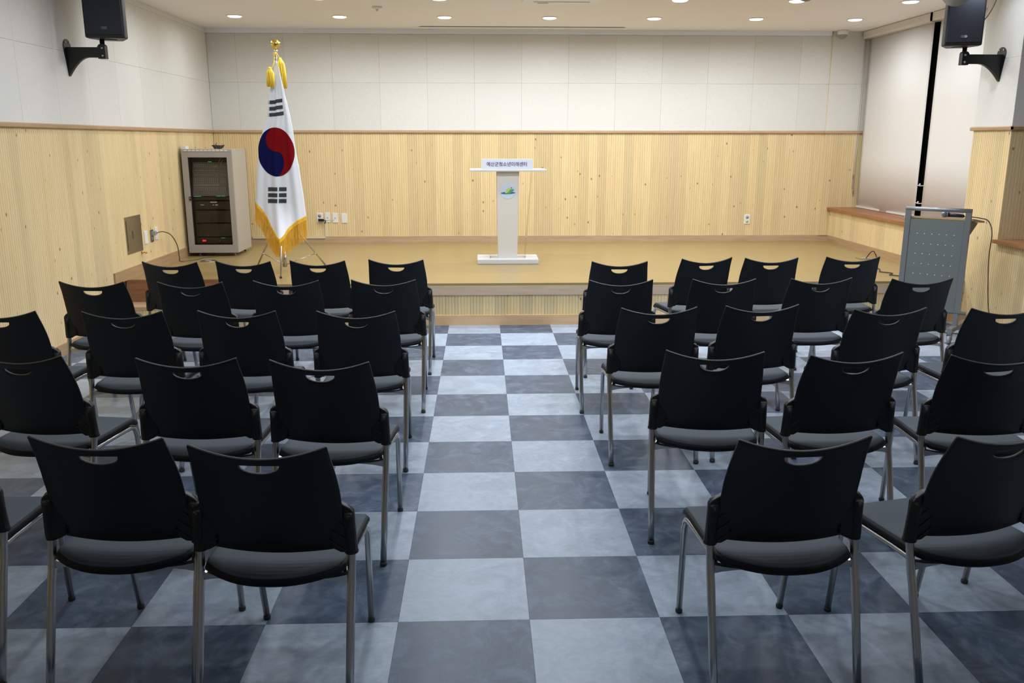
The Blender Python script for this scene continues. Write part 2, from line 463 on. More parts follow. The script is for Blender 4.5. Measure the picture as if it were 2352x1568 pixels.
boards(stage, XL, SX, .085, .150, lambda s: (s, YS - .008), 0)

# ------------------------------------------------------------------ windows on the right
def window(name, y0, y1):
    b = MB(); t = .05; z0, z1 = .79, ZC
    b.box(XW + .04, XW + .10, y0, y1, z0, z0 + t).box(XW + .04, XW + .10, y0, y1, z1 - t, z1)
    b.box(XW + .04, XW + .10, y0, y0 + t, z0, z1).box(XW + .04, XW + .10, y1 - t, y1, z0, z1)
    b.box(XW + .02, XW + .10, (y0 + y1) / 2 - .22, (y0 + y1) / 2 + .22, z0, z1)
    f = struct(b.build(name, M['frame_black']))
    m = (y0 + y1) / 2
    for a, c in ((y0 + t, m - .22), (m + .22, y1 - t)):
        MB().box(XW + .065, XW + .075, a, c, z0 + t, z1 - t).build('pane', M['glass_dark'], f)
    return f
window('window_1', YP1, YB - .02)
window('window_2', -3.2, YP0)
def sill(y0, y1, label):
    o = MB().box(XR - .045, XW + .12, y0, y1, .765, .795).build('window_sill', M['brownwood'])
    return tag(o, label, 'window sill')
sill(YP1 - .02, YB - .03, 'brown wooden sill of the window bay beside the stage, behind the grey lectern')
sill(-3.2, YP0 + .0, 'brown wooden sill corner at the right edge, below the right speaker')
def blind(y0, y1, c0, c1, label):
    t = thing('roller_blind', label, 'blind', (4.50, (y0 + y1) / 2, .80), 0, 'white roller blinds on the right window')
    ym = (y0 + y1) / 2
    b = MB(); n = 24
    vs = []; zt, zb = 2.01, .004
    for k in range(n + 1):
        y = y0 + (y1 - y0) * k / n - ym
        bulge = .006 * math.sin(k / n * PI * 3)
        for z in (zb, .6, 1.2, zt): vs.append((-.004 + bulge * (1 - z / 2.1), y, z))
    fs = [(k * 4 + q, (k + 1) * 4 + q, (k + 1) * 4 + q + 1, k * 4 + q + 1) for k in range(n) for q in range(3)]
    b.add(vs, fs, True); o = b.build('fabric', M['blind'], t, fix=False)
    bake(o, ('SOLIDIFY', dict(thickness=.002, offset=0)))
    MB().box(-.010, .004, y0 - ym, y1 - ym, .0, .022).build('bottom_bar', M['cassette'], t)
    MB().prism([(-.085, 1.985), (-.092, 2.0), (-.092, 2.062), (-.08, 2.07), (.02, 2.07), (.02, 1.985)], 1, c0 - ym, c1 - ym).build('cassette', M['cassette'], t)
    for yy in (c0 - ym, c1 - ym - .012):
        MB().box(-.094, .022, yy, yy + .012, 1.98, 2.0695).build('end_cap', M['offwhite'], t)
    return t
bl1 = blind(1.985, 3.45, 1.915, 3.48, 'far white roller blind, nearer the back wall, full length down to the brown sill')
bl2 = blind(.56, 1.855, .51, 1.865, 'near white roller blind, behind the right speaker and the grey lectern')
# bead chain with its weights at the far edge, and two cord ties across the dark gap
b = MB().tube([(4.44, 3.489, 2.78), (4.437, 3.489, 1.6), (4.44, 3.489, 1.02)], .004, 6).tube([(4.455, 3.491, 2.78), (4.458, 3.491, 1.6), (4.455, 3.491, .93)], .004, 6)
ch = tag(b.build('blind_chain', M['offwhite']), 'thin bead chain hanging at the far edge of the far blind', 'chain')
MB().lathe([(.006, -.03), (.008, -.02), (.008, .02), (.006, .03)], (4.44, 3.491, 1.17), 10).lathe([(.006, -.03), (.008, -.02), (.008, .02), (.006, .03)], (4.455, 3.491, .99), 10).build('chain_weight', M['chrome'], ch)
for z, lb in ((1.145, 'upper small cord tie across the dark gap between the two blinds'), (.96, 'lower small cord tie across the dark gap between the two blinds')):
    tag(MB().tube([(4.497, 2.02, z), (4.488, 1.92, z - .008), (4.497, 1.84, z)], .004, 6).lathe([(.003, -.012), (.012, 0), (.003, .012)], (4.49, 1.925, z + .006), 8).build('cord_tie', M['offwhite']), lb, 'cord', 'cord ties between the blinds')

# ------------------------------------------------------------------ downlights
rowname = ['in the row nearest the back wall', 'in the second ceiling row from the back wall', 'in the third ceiling row from the back wall', 'in the fourth ceiling row from the back wall',
           'in the fifth ceiling row from the back wall', 'in the sixth ceiling row from the back wall', 'in the ceiling row just before the camera']
nth = ['leftmost', 'second from left', 'third from left', 'middle one', 'third from right', 'second from right', 'rightmost']
mb_ring = MB().lathe([(.083, -.0005), (.083, -.006), (.077, -.008), (.070, -.004), (.070, -.0005)], n=32).mesh('trim_ring', M['white'])
mb_lens = MB().lathe([(.069, -.0008), (.069, -.010), (.06, -.015), (.03, -.018), (.0, -.0185)], n=32).mesh('lens', M['lamp'])
for ri, (ly, lw) in enumerate(LAMP_ROWS):
    for xi, lx in enumerate(LAMP_X):
        # outer lamps of the first row sit slightly nearer the wall
        t = thing('downlight', 'round white ceiling downlight, %s, %s' % (nth[xi], rowname[ri]), 'ceiling light', (lx, ly, ZC), 0, 'round downlights in the ceiling')
        link('trim_ring', mb_ring, t); link('lens', mb_lens, t)
        key = 'lamp%d_%d' % (ri, xi)
        ld = bpy.data.lights.get(key)
        if not ld:
            ld = bpy.data.lights.new(key, 'AREA'); ld.shape = 'DISK'; ld.size = .12; ld.energy = LAMP_W * lw * (LAMP_COLUMN[xi] if not (xi == 6 and ri > 1) else .20)
            ld.color = LAMP_COL; ld.spread = R(170)
        lo = bpy.data.objects.new('lamp_light', ld); COL.objects.link(lo); lo.parent = t; lo.location = (0, 0, -.020)

# other ceiling fittings
t = thing('smoke_detector', 'small round white detector on the ceiling between second and third downlight', 'detector', (-1.157, 1.772, ZC))
MB().lathe([(.05, 0), (.05, -.012), (.044, -.02), (.02, -.024), (.0, -.024)], n=24).build('housing', M['white'], t)
MB().lathe([(.014, -.022), (.012, -.04), (0, -.044)], n=12).build('sensor', M['offwhite'], t)
def dome(loc, r, label, drop=.05, hcol='white'):
    t = thing('dome_camera', label, 'camera', loc)
    MB().lathe([(r * 1.05, 0), (r * 1.05, -.018), (r * 1.02, -drop + .01), (r * .94, -drop), (0, -drop)], n=32).build('housing', M[hcol], t)
    rd = r * .9
    prof = [(rd * math.cos(a), -drop + .002 - rd * math.sin(a)) for a in [i * PI / 20 for i in range(10)]] + [(0.0005, -drop + .002 - rd)]
    MB().lathe(prof, n=32).build('dome', M['grey'], t)
    return t
dome((4.125, 3.40, ZC), .060, 'small white dome security camera on the ceiling above the far window corner')
dome((3.625, -.02, ZC), .125, 'large grey dome camera hanging before the right speaker', .115, 'grey')
dome((2.365, -.17, ZC), .085, 'large grey dome camera at the top edge near the second row of downlights', .145, 'grey')
t = thing('ceiling_air_conditioner', 'white ceiling air conditioner edge at the top centre of the picture, above the middle downlight', 'air conditioner', (.60, .98, ZC))
MB().box(-.36, .36, -.40, .40, -.022, 0).build('face_panel', M['white'], t)
MB().box(-.22, -.12, .34, .362, -.0235, -.021).build('slot', M['slot'], t)
MB().box(-.26, .26, .26, .30, -.0235, -.021).box(-.26, .26, -.30, -.26, -.0235, -.021).build('louvre', M['grey'], t)

# ------------------------------------------------------------------ wall speakers on arms
def loudspeaker(name_side, px, py, rz, label, mirror, logo):
    """hangs at (px,py); rz turns the face"""
    t = thing('loudspeaker', label, 'speaker', (px, py, 2.36), rz, 'black loudspeakers on the side walls')
    w_, d_, h_ = .145, .12, .47
    # trapezoid cabinet: wide front at -y, narrow back
    P = [(-w_, -.10), (w_, -.10), (w_, -.02), (.075, .14), (-.075, .14), (-w_, -.02)]
    o = MB().prism(P, 2, 0, h_).build('cabinet', M['speaker'], t)
    bake(o, ('BEVEL', dict(width=.012, segments=3)))
    g = MB().box(-w_ + .012, w_ - .012, -.108, -.098, .025, h_ - .02).build('grille', M['speaker_grille'], t)
    bake(g, ('BEVEL', dict(width=.004, segments=2)))
    if logo == 'bar':
        b = MB().box(-.020, .022, -.1095, -.107, .062, .082)
        b.build('badge', M['badge_grey'], t)
    else:
        b = MB()
        vs = [(.028 * math.cos(a), -.1095, .07 + .012 * math.sin(a)) for a in [2 * PI * k / 24 for k in range(24)]]
        b.add(vs, [list(range(24))]); b.build('badge', M['badge_grey'], t)
        vs = [(.012 + .010 * math.cos(a), -.111, .07 + .010 * math.sin(a)) for a in [2 * PI * k / 16 for k in range(16)]]
        MB().add(vs, [list(range(16))]).build('badge_spot', M['badge_bright'], t)
    MB().lathe([(.055, -.003), (.055, .001), (0, .001)], (0, 0.02, 0), 24).build('pole_cup', M['black_metal'], t)
    return t
def grille():
    m = mat('speaker_grille', (.014, .017, .024), .5, .2); T_, N, L, B = nt(m)
    tc = N.new('ShaderNodeTexCoord')
    mp = N.new('ShaderNodeMapping'); mp.inputs['Scale'].default_value = (170, 170, 170); L.new(tc.outputs['Object'], mp.inputs[0])
    vo = node(N, 'ShaderNodeTexVoronoi', Scale=1.0, Randomness=0.0); L.new(mp.outputs[0], vo.inputs['Vector'])
    r = ramp(N, [(.25, (.002, .002, .003)), (.42, (.020, .025, .036))]); L.new(vo.outputs['Distance'], r.inputs[0]); L.new(r.outputs[0], B.inputs['Base Color'])
    return m
M['speaker_grille'] = grille()
M['badge_grey'] = mat('badge_grey', (.10, .11, .13), .4)
M['badge_bright'] = mat('badge_bright', (.42, .42, .50), .3)
def arm(wall_x, y, z, end_x, label):
    """bracket from the wall plate at wall_x to the post under the speaker at end_x"""
    s = 1 if end_x > wall_x else -1; L_ = abs(end_x - wall_x)
    t = thing('speaker_bracket', label, 'bracket', (wall_x, y, z), 0, 'black speaker brackets')
    # wall plate, drop shaped
    P = []
    for k in range(13):
        a = PI * k / 12; P.append((.062 * math.cos(a), .045 + .055 * math.sin(a)))
    P += [(-.05, -.02), (-.012, -.175), (.012, -.175), (.05, -.02)]
    MB().prism(P, 0, 0, s * .006).build('wall_plate', M['black_metal'], t)
    # tapering arm
    up_, lo = [], []
    for k in range(13):
        f = k / 12; x = .006 + f * (L_ - .02)
        up_.append((s * x, .04)); lo.append((s * x, -.135 * (1 - min(1, f / .62)) ** 1.9 - .035))
    b = MB().prism([(x, z_) for x, z_ in up_ + lo[::-1]], 1, -.018, .018); b.build('arm', M['black_metal'], t)
    e = s * L_
    pts = [(e - s * .035, .045), (e - s * .02, .062), (e + s * .012, .062), (e + s * .022, .05), (e + s * .022, -.045), (e - s * .035, -.045)]
    MB().prism(pts, 1, -.026, .026).build('clamp', M['black_metal'], t)
    for zz in (.035, -.022):
        MB().lathe([(.009, -.030), (.009, -.026), (0, -.026)], (e, 0, zz), 10, axis=1).build('bolt', M['chrome'], t)
    for yy, zz in ((-.03, .075), (.03, .075), (0, -.16)):
        MB().lathe([(.007, .006), (.007, .010), (0, .010)], (0, yy, zz), 10, axis=0).build('screw', M['chrome'], t) if s > 0 else MB().lathe([(.007, -.006), (.007, -.010), (0, -.010)], (0, yy, zz), 10, axis=0).build('screw', M['chrome'], t)
    MB().tube([(e - s * .004, 0, -.01), (e - s * .004, 0, 2.36 - z - .001)], .018, 14).build('post', M['black_metal'], t)
    return t
arm(XL, -.05, 2.262, -3.075, 'black bracket on the left wall holding the left speaker')
arm(XR, .21, 2.262, 3.865, 'black bracket on the right wall holding the right speaker')
loudspeaker('l', -3.02, -.06, R(7), 'black loudspeaker high on the left wall', False, 'bar')
loudspeaker('r', 3.81, .19, R(-14), 'black loudspeaker high on the right wall before the window', True, 'oval')
tag(MB().tube(bez((-3.13, .06, 2.60), (-3.22, .08, 2.58), (-3.27, .10, 2.74), (-3.30, .10, 2.868), 14), .004, 6).build('speaker_cable', M['cable']), 'thin dark cable from the left speaker up to the ceiling', 'cable')
tag(MB().tube(bez((3.93, .26, 2.50), (4.02, .26, 2.53), (4.10, .22, 2.66), (4.12, .22, 2.868), 14), .004, 6).build('speaker_cable', M['cable_beige']), 'thin cable curving from the right speaker up to the ceiling', 'cable')

# ------------------------------------------------------------------ amplifier rack
t = thing('equipment_rack', 'beige steel equipment rack with glass door in the back left corner of the stage', 'rack', (-3.055, 2.25, ZS))
W2 = .262; H0, H1 = .040, 1.135; D = .56
b = MB()
b.box(-W2 + .0125, W2 - .0125, .0, D - .0125, H0, H0 + .02).box(-W2 + .0125, W2 - .0125, .0, D - .0125, H1 - .02, H1 - .0002).box(-W2, -W2 + .012, 0, D, H0, H1).box(W2 - .012, W2, 0, D, H0, H1).box(-W2, W2, D - .012, D, H0, H1)
b.build('cabinet', M['rack'], t)
b = MB(); f0, f1, g0, g1 = -W2 + .062, W2 - .052, H0 + .085, H1 - .085
b.box(-W2, f0, -.018, .004, H0, H1 - .028).box(f1, W2, -.018, .004, H0, H1 - .028).box(f0, f1, -.018, .004, H0, g0).box(f0, f1, -.018, .004, g1, H1 - .028)
door = b.build('door', M['rack_front'], t)
MB().box(f0, f1, -.004, -.001, g0, g1).build('glass', M['smoked'], door)
MB().box(f0 - .014, f0 + .006, -.030, -.018, .62 - .02, .62 + .02).build('handle', M['rack_dark'], door)
MB().lathe([(.006, -.034), (.006, -.030), (0, -.030)], (f0 - .004, 0, .625), 10, axis=1).build('lock', M['chrome'], door)
b = MB().box(-W2, W2, -.012, .004, H1 - .026, H1)
vent = b.build('vent_strip', M['rack'], t)
b = MB()
for k in range(11):
    b.box(-W2 + .03 + k * .042, -W2 + .03 + k * .042 + .030, -.0135, -.012, H1 - .020, H1 - .008)
b.build('vent_slots', M['knob'], vent)
MB().box(-W2 + .013, W2 - .013, .20, .204, H0 + .021, H1 - .021).build('inner_back', M['rack_dark'], t)
# mixer, tilted face
mz0, mz1 = .645, g1 - .055
mx = MB().prism([(.02, mz0), (.10, mz1), (.13, mz1), (.13, mz0)], 0, f0 + .012, f1 - .002).build('mixer', M['mixer'], t)
def on_face(x, z):  return (x, .02 + (z - mz0) / (mz1 - mz0) * .08 - .002, z)
kb = MB()
rows = [.985, .965, .925, .875, .83, .81, .79, .735, .72, .705]
for q, z in enumerate(rows):
    zz = mz0 + (z - .645) / (.99 - .645) * (mz1 - mz0 - .02)
    for k in range(12):
        x = f0 + .04 + k * .0215; p = on_face(x, zz)
        kb.box(p[0] - .0035, p[0] + .0035, p[1] - .010, p[1], p[2] - .0025, p[2] + .0025)
    for k in range(3):
        x = f0 + .315 + k * .022; p = on_face(x, zz)
        kb.box(p[0] - .0035, p[0] + .0035, p[1] - .010, p[1], p[2] - .0025, p[2] + .0025)
kk = kb.build('mixer_knobs', M['knob'], mx); kk['kind'] = 'stuff'
p = on_face(0, .755); MB().box(f0 + .03, f0 + .29, p[1] - .003, p[1] + .002, .755, .759).build('stripe', M['knob'], mx)
b = MB()
for x0, dz, x1, dx in ((f0 + .29, .02, f0 + .33, .045), (f0 + .305, .0, f0 + .35, .07), (f0 + .24, -.05, f0 + .27, .0), (f0 + .26, -.05, f0 + .285, .0)):
    b.tube([on_face(x0, 1.0 + dz - .03), (x1 - .01, .03, 1.0 + dz), (x1, .05, 1.02 + dz)], .002, 5)
b.build('patch_leads', M['fringe'], mx)
for z0, z1 in ((.60, .635), (.50, .59), (.36, .49), (.21, .35), (.135, .20)):
    MB().box(f0 + .012, f1 - .004, .05, .18, z0, z1 - .004).build('rack_unit', M['unit'], t)
gl = MB()
for x, z, wd in ((f0 + .20, 1.0, .04), (f0 + .025, .638, .075), (f0 + .26, .640, .05), (f0 + .32, .640, .04), (f0 + .075, .545, .04), (f0 + .27, .19, .04)):
    gl.box(x, x + wd, .012 if z > .6 else .046, .016 if z > .6 else .05, z, z + .006)
gl.build('green_display', M['led_green'], t)
MB().box(f0 + .070, f0 + .078, .044, .05, .155, .172).box(f0 + .083, f0 + .091, .044, .05, .155, .172).box(f0 + .096, f0 + .104, .044, .05, .155, .172).box(f0 + .25, f0 + .254, .044, .05, .16, .164).build('red_display', M['led_red'], t)
b = MB()
for k in range(6): b.box(f0 + .185 + k * .012, f0 + .193 + k * .012, .044, .05, .575, .580)
b.box(f0 + .21, f0 + .217, .044, .05, .545, .55).box(f0 + .235, f0 + .26, .044, .05, .545, .55)
b.build('indicator_lights', M['led_white'], t)
for x in (-W2 + .09, W2 - .06):
    for y in (.06, D - .06):
        MB().lathe([(.018, 0), (.020, .006), (.008, .010), (.008, .03), (.016, .032), (.016, .040)], (x, y, 0), 14).build('foot', M['chrome'], t)
# small things on the rack
tag(MB().box(-3.32, -3.275, 2.262, 2.36, ZS + H1, ZS + H1 + .032).box(-3.335, -3.32, 2.27, 2.30, ZS + H1 + .004, ZS + H1 + .020).build('adapter', M['white']), 'small white adapter on top left corner of the equipment rack', 'adapter')
b = MB()
for q in range(7):
    pts = [(-2.98 + .038 * math.cos(a + q) * (1 + .12 * q % 3), 2.42 + .03 * math.sin(a + q), ZS + H1 + .006 + .005 * q + .004 * math.sin(3 * a)) for a in [k * PI / 7 for k in range(12)]]
    b.tube(pts, .0045, 6)
b.tube([(-2.99, 2.41, ZS + H1 + .03), (-3.0, 2.40, ZS + H1 + .05), (-2.985, 2.40, ZS + H1 + .064)], .003, 6)
tag(b.build('cable_coil', M['cable']), 'small heap of dark cable on top of the equipment rack', 'cable')

# ------------------------------------------------------------------ left wall fittings
t = thing('access_panel', 'stainless steel access panel low on the left wall', 'wall panel', (XL, .88, .76), R(90))
MB().box(-.182, .182, -.004, .001, -.167, .167).build('frame', M['steel'], t)
MB().box(-.160, .160, -.008, -.004, -.135, .135).build('door', M['steel'], t)
MB().box(-.055, -.048, -.010, -.008, -.035, .035).box(-.035, -.028, -.010, -.008, -.035, .035).build('handle_slot', M['slot'], t)
t = thing('door_stop', 'small brass knob on the left wall just below the access panel', 'knob', (XL, 1.02, .575), R(90))
MB().lathe([(.012, 0), (.012, -.012), (.007, -.018), (.007, -.035), (.012, -.040), (.012, -.048), (0, -.048)], (0, 0, 0), 12, axis=1).build('knob', M['brass'], t)
def plate(x, y, z, rz, label, m='white', wd=.072, h=.118, kind='blank', grp=None, name='wall_plate', cat='wall plate'):
    t = thing(name, label, cat, (x, y, z), rz, grp)
    o = MB().box(-wd / 2, wd / 2, -.008, .001, -h / 2, h / 2).build('plate', M[m], t)
    bake(o, ('BEVEL', dict(width=.003, segments=2)))
    if kind == 'socket':
        for zz, mm in ((.024, 'grey'), (-.024, 'grey')):
            MB().lathe([(.021, -.009), (.021, -.0075), (.017, -.0070), (0, -.0070)], (0, 0, zz), 20, axis=1).build('socket', M[mm], t)
            MB().lathe([(.003, -.0098), (.003, -.0088), (0, -.0088)], (-.008, 0, zz), 8, axis=1).lathe([(.003, -.0098), (.003, -.0088), (0, -.0088)], (.008, 0, zz), 8, axis=1).build('pin_hole', M['slot'], t)
    if kind == 'jack':
        MB().box(-.006, .006, -.011, -.008, -.008, .004).build('jack', M['grey'], t)
    if kind == 'green':
        MB().lathe([(.020, -.009), (.020, -.0075), (0, -.0070)], (0, 0, .024), 20, axis=1).build('socket', M['grey'], t)
        MB().lathe([(.017, -.011), (.017, -.0075), (0, -.0070)], (0, 0, -.026), 20, axis=1).build('socket_cap', M['lime'], t)
    return t
plate(XL, 1.155, .700, R(90), 'white blank plate on the left wall, next to the access panel', wd=.075, h=.12)
plate(XL, 1.305, .700, R(90), 'grey metal socket with a plug in it, on the left wall', m='steel', kind='socket', name='wall_socket', cat='socket')
plate(XL, 1.425, .712, R(90), 'white plate on the left wall, the one nearest the rack', kind='jack', wd=.075, h=.12)
b = MB().box(XL + .008, XL + .045, 1.285, 1.325, .705, .745)
t = tag(b.build('plug', M['grey']), 'grey plug with a cable hanging down from the left wall socket', 'plug')
MB().tube(catmull([(XL + .04, 1.31, .725), (XL + .08, 1.40, .73), (XL + .10, 1.55, .68), (XL + .10, 1.70, .56), (XL + .09, 1.76, .43), (XL + .09, 1.80, .383), (XL + .20, 1.95, .381), (XL + .24, 2.10, .381), (XL + .35, 2.2, .381)], 8), .005, 7).build('cord', M['cable_beige'], t)
t = thing('floor_socket', 'flat grey round floor socket on the stage before the rack', 'floor socket', (-3.00, 1.85, ZS))
MB().lathe([(.085, 0), (.085, .004), (.078, .007), (0, .007)], n=28).build('cover', M['steel'], t)
MB().box(-.03, .03, -.03, .03, .007, .0085).build('lid', M['grey'], t)
# back wall outlets
G1 = 'white plates on the back wall right of the flag'
plate(-2.137, YB, .678, 0, 'white socket plate with a black plug, nearest the flag on the back wall', kind='socket', name='wall_socket', cat='socket', grp=G1)
plate(-2.040, YB, .680, 0, 'white plate with a small jack, second right of the flag', kind='jack', grp=G1, wd=.066)
plate(-1.948, YB, .676, 0, 'white plate with a small jack, third right of the flag', kind='jack', grp=G1, wd=.066)
plate(-1.838, YB, .672, 0, 'white blank plate, rightmost of the four near the flag', grp=G1, wd=.066)
plate(3.157, YB, .648, 0, 'white socket plate with green cap on the back wall near the window', kind='green', name='wall_socket', cat='socket')
t = tag(MB().box(-2.150, -2.085, YB - .045, YB - .008, .638, .665).tube([(-2.09, YB - .03, .65), (-2.06, YB - .03, .645), (-2.075, YB - .02, .61)], .006, 8).build('plug', M['black_metal']), 'black angled plug in the socket right of the flag', 'plug')
b = MB().box(-2.078, -2.056, YB - .013, YB + .001, .432, .625).box(-2.96, -2.078, YB - .026, YB - .0135, .427, .449)
tag(b.build('cable_trunking', M['trunk']), 'pale green cable trunking along the baseboard behind the flag', 'trunking')
tag(MB().tube(catmull([(-2.06, YB - .010, .645), (-2.02, YB - .014, .655), (-1.98, YB - .014, .650), (-1.948, YB - .012, .672)], 6), .0022, 6).build('thin_lead', M['offwhite']), 'thin white lead running across the jack plates right of the flag', 'cable')

# ------------------------------------------------------------------ flag on its stand
FY = 1.10
FL_L = [(-2.024, 2.304), (-2.032, 2.229), (-2.054, 2.133), (-2.079, 2.053), (-2.096, 1.972), (-2.114, 1.814), (-2.169, 1.689), (-2.208, 1.532), (-2.239, 1.365), (-2.259, 1.201), (-2.271, 1.06), (-2.277, 1.036)]
FL_R = [(-2.008, 2.304), (-1.985, 2.229), (-1.967, 2.134), (-1.955, 2.069), (-1.947, 2.007), (-1.928, 1.923), (-1.91, 1.822), (-1.89, 1.681), (-1.875, 1.488), (-1.855, 1.365), (-1.845, 1.265), (-1.824, 1.059), (-1.812, 0.9)]
HEM = [(-2.277, 1.036), (-2.246, 1.007), (-2.216, 0.97), (-2.161, 0.876), (-2.133, 0.798), (-2.089, 0.716), (-2.062, 0.687), (-2.023, 0.72), (-1.982, 0.786), (-1.947, 0.818), (-1.892, 0.859), (-1.812, 0.9)]
FRB = [(-2.3, 0.877), (-2.266, 0.823), (-2.233, 0.774), (-2.187, 0.662), (-2.128, 0.545), (-2.1, 0.524), (-2.059, 0.533), (-2.004, 0.553), (-1.955, 0.607), (-1.887, 0.649), (-1.84, 0.682), (-1.81, 0.707)]
def interp(tab, v, ki, vi):
    tab = sorted(tab, key=lambda p: p[ki])
    if v <= tab[0][ki]: return tab[0][vi]
    for a, b_ in zip(tab[:-1], tab[1:]):
        if v <= b_[ki]:
            f = (v - a[ki]) / (b_[ki] - a[ki] + 1e-9); return a[vi] * (1 - f) + b_[vi] * f
    return tab[-1][vi]
def fx(z): return interp(FL_L, z, 1, 0), interp(FL_R, z, 1, 0)
def fy(x, z):
    a, b_ = fx(z); s = (x - a) / (b_ - a)
    s = min(1.05, max(-.05, s)); low = min(1, max(0, (2.3 - z) / 1.3))
    return FY - .012 - .045 * low * math.sqrt(max(0, 1 - (2 * s - 1) ** 2)) - low * .010 * math.sin(s * 15.0 + 1.0) - .006 * low * math.sin(s * 31)
flag = thing('flag_on_stand', 'white national flag with red and blue circle and gold fringe on a pole', 'flag', (0, 0, 0))
def drape(x, z, dy=0.0):
    """cloth point; the hem is pushed forward by the front leg of the stand"""
    y = fy(x, z) + dy
    q = min(1, max(0, (1.02 - z) / .45)); c_ = math.exp(-((x + 2.045) / .13) ** 2)
    f = 1 - .235 * q ** 1.2 * c_ / 8.25
    return tuple(CAM + (Vector((x, y, z)) - CAM) * f)
NS, NT = 60, 110; ZT = 2.304
vs = []
for k in range(NS + 1):
    s = k / NS
    # hem point of this column
    x = -2.277 + s * (.465); zb = interp(HEM, x, 0, 1)
    for q in range(NT + 1):
        z = ZT + (zb - ZT) * q / NT; a, b_ = fx(z)
        xx = a + s * (b_ - a); vs.append(drape(xx, z))
fs = [(k * (NT + 1) + q, k * (NT + 1) + q + 1, (k + 1) * (NT + 1) + q + 1, (k + 1) * (NT + 1) + q) for k in range(NS) for q in range(NT)]
cl = MB().add(vs, fs, True).build('cloth', M['cloth'], flag, fix=False)
bake(cl, ('SOLIDIFY', dict(thickness=.0015, offset=0)))
def patch(name, poly, m, off, cuts=14, label=None):
    bm = bmesh.new(); vv = [bm.verts.new((x, 0, z)) for x, z in poly]
    bm.faces.new(vv); bmesh.ops.triangulate(bm, faces=bm.faces)
    for _ in range(cuts):
        es = [e for e in bm.edges if e.calc_length() > .022]
        if not es: break
        bmesh.ops.subdivide_edges(bm, edges=es, cuts=1); bmesh.ops.triangulate(bm, faces=bm.faces)
    for v in bm.verts: v.co.y = fy(v.co.x, v.co.z) - off
    me = bpy.data.meshes.new(name); bm.to_mesh(me); bm.free(); me.materials.append(m)
    for p in me.polygons: p.use_smooth = True
    o = link(name, me, flag)
    if label: o['label'] = label
    return o
EC = (-2.053, 1.496); EA, EB = .168, .2215
ell = lambda a: (EC[0] + EA * math.cos(a), EC[1] + EB * math.sin(a))
patch('emblem_half', [ell(2 * PI * k / 96) for k in range(96)], M['blue'], .003, label='dark blue lower half of the round emblem')
RED = [(-2.085, 1.710), (-2.127, 1.666), (-2.14, 1.618), (-2.137, 1.571), (-2.115, 1.532), (-2.081, 1.508), (-2.045, 1.5), (-2.014, 1.488), (-1.992, 1.457), (-1.984, 1.413), (-1.989, 1.365), (-2.008, 1.321), (-2.03, 1.283)]
redc = [tuple(p) for p in [(q.x, q.y) for q in catmull([(x, z, 0) for x, z in RED], 5)]]
def ellx(z): return EA * math.sqrt(max(0, 1 - ((z - EC[1]) / EB) ** 2))
zs = sorted(set([EC[1] + EB - .0001] + [z for x, z in redc] + [1.71 + (EC[1] + EB - 1.7101) * (k / 5) ** .5 for k in range(1, 5)] + [1.2745 + .0085 * k / 4 for k in range(4)]))
vs = []; NCOL = 20
for z in zs:
    if z > 1.7095: xl = EC[0] - ellx(z)
    else: xl = interp(redc, z, 1, 0) if z > 1.283 else -2.03 + (1.283 - z) * 1.2
    xr = EC[0] + ellx(z); xl = min(max(xl, EC[0] - ellx(z)), xr)
    for k in range(NCOL + 1):
        x = xl + (xr - xl) * k / NCOL; vs.append((x, fy(x, z) - .0055, z))
fs = [(i * (NCOL + 1) + k, i * (NCOL + 1) + k + 1, (i + 1) * (NCOL + 1) + k + 1, (i + 1) * (NCOL + 1) + k) for i in range(len(zs) - 1) for k in range(NCOL)]
rd_ = MB().add(vs, fs, True).build('emblem_half', M['red'], flag, fix=False); rd_['label'] = 'red upper half of the round emblem'
TOPB = [[(-2.097, 1.957), (-2.037, 1.959), (-2.025, 1.967), (-1.971, 1.974), (-1.971, 1.942), (-2.023, 1.936), (-2.035, 1.927), (-2.099, 1.924)],
        [(-2.104, 1.899), (-2.041, 1.903), (-2.024, 1.91), (-1.97, 1.917), (-1.97, 1.884), (-2.026, 1.876), (-2.043, 1.868), (-2.107, 1.867)],
        [(-2.11, 1.844), (-2.04, 1.849), (-1.965, 1.862), (-1.965, 1.828), (-2.038, 1.817), (-2.110, 1.813)]]
BOTB = [[(-2.144, 1.176), (-2.053, 1.176), (-2.055, 1.14), (-2.146, 1.14)], [(-2.04, 1.176), (-1.972, 1.176), (-1.975, 1.14), (-2.042, 1.14)], [(-2.147, 1.121), (-2.056, 1.121), (-2.058, 1.085), (-2.15, 1.085)], [(-2.043, 1.121), (-1.976, 1.121), (-1.978, 1.085), (-2.045, 1.085)], [(-2.151, 1.068), (-2.059, 1.068), (-2.062, 1.031), (-2.153, 1.031)], [(-2.046, 1.068), (-1.979, 1.068), (-1.981, 1.031), (-2.049, 1.031)]]
for P in TOPB + BOTB: patch('trigram_bar', P, M['ink'], .003)
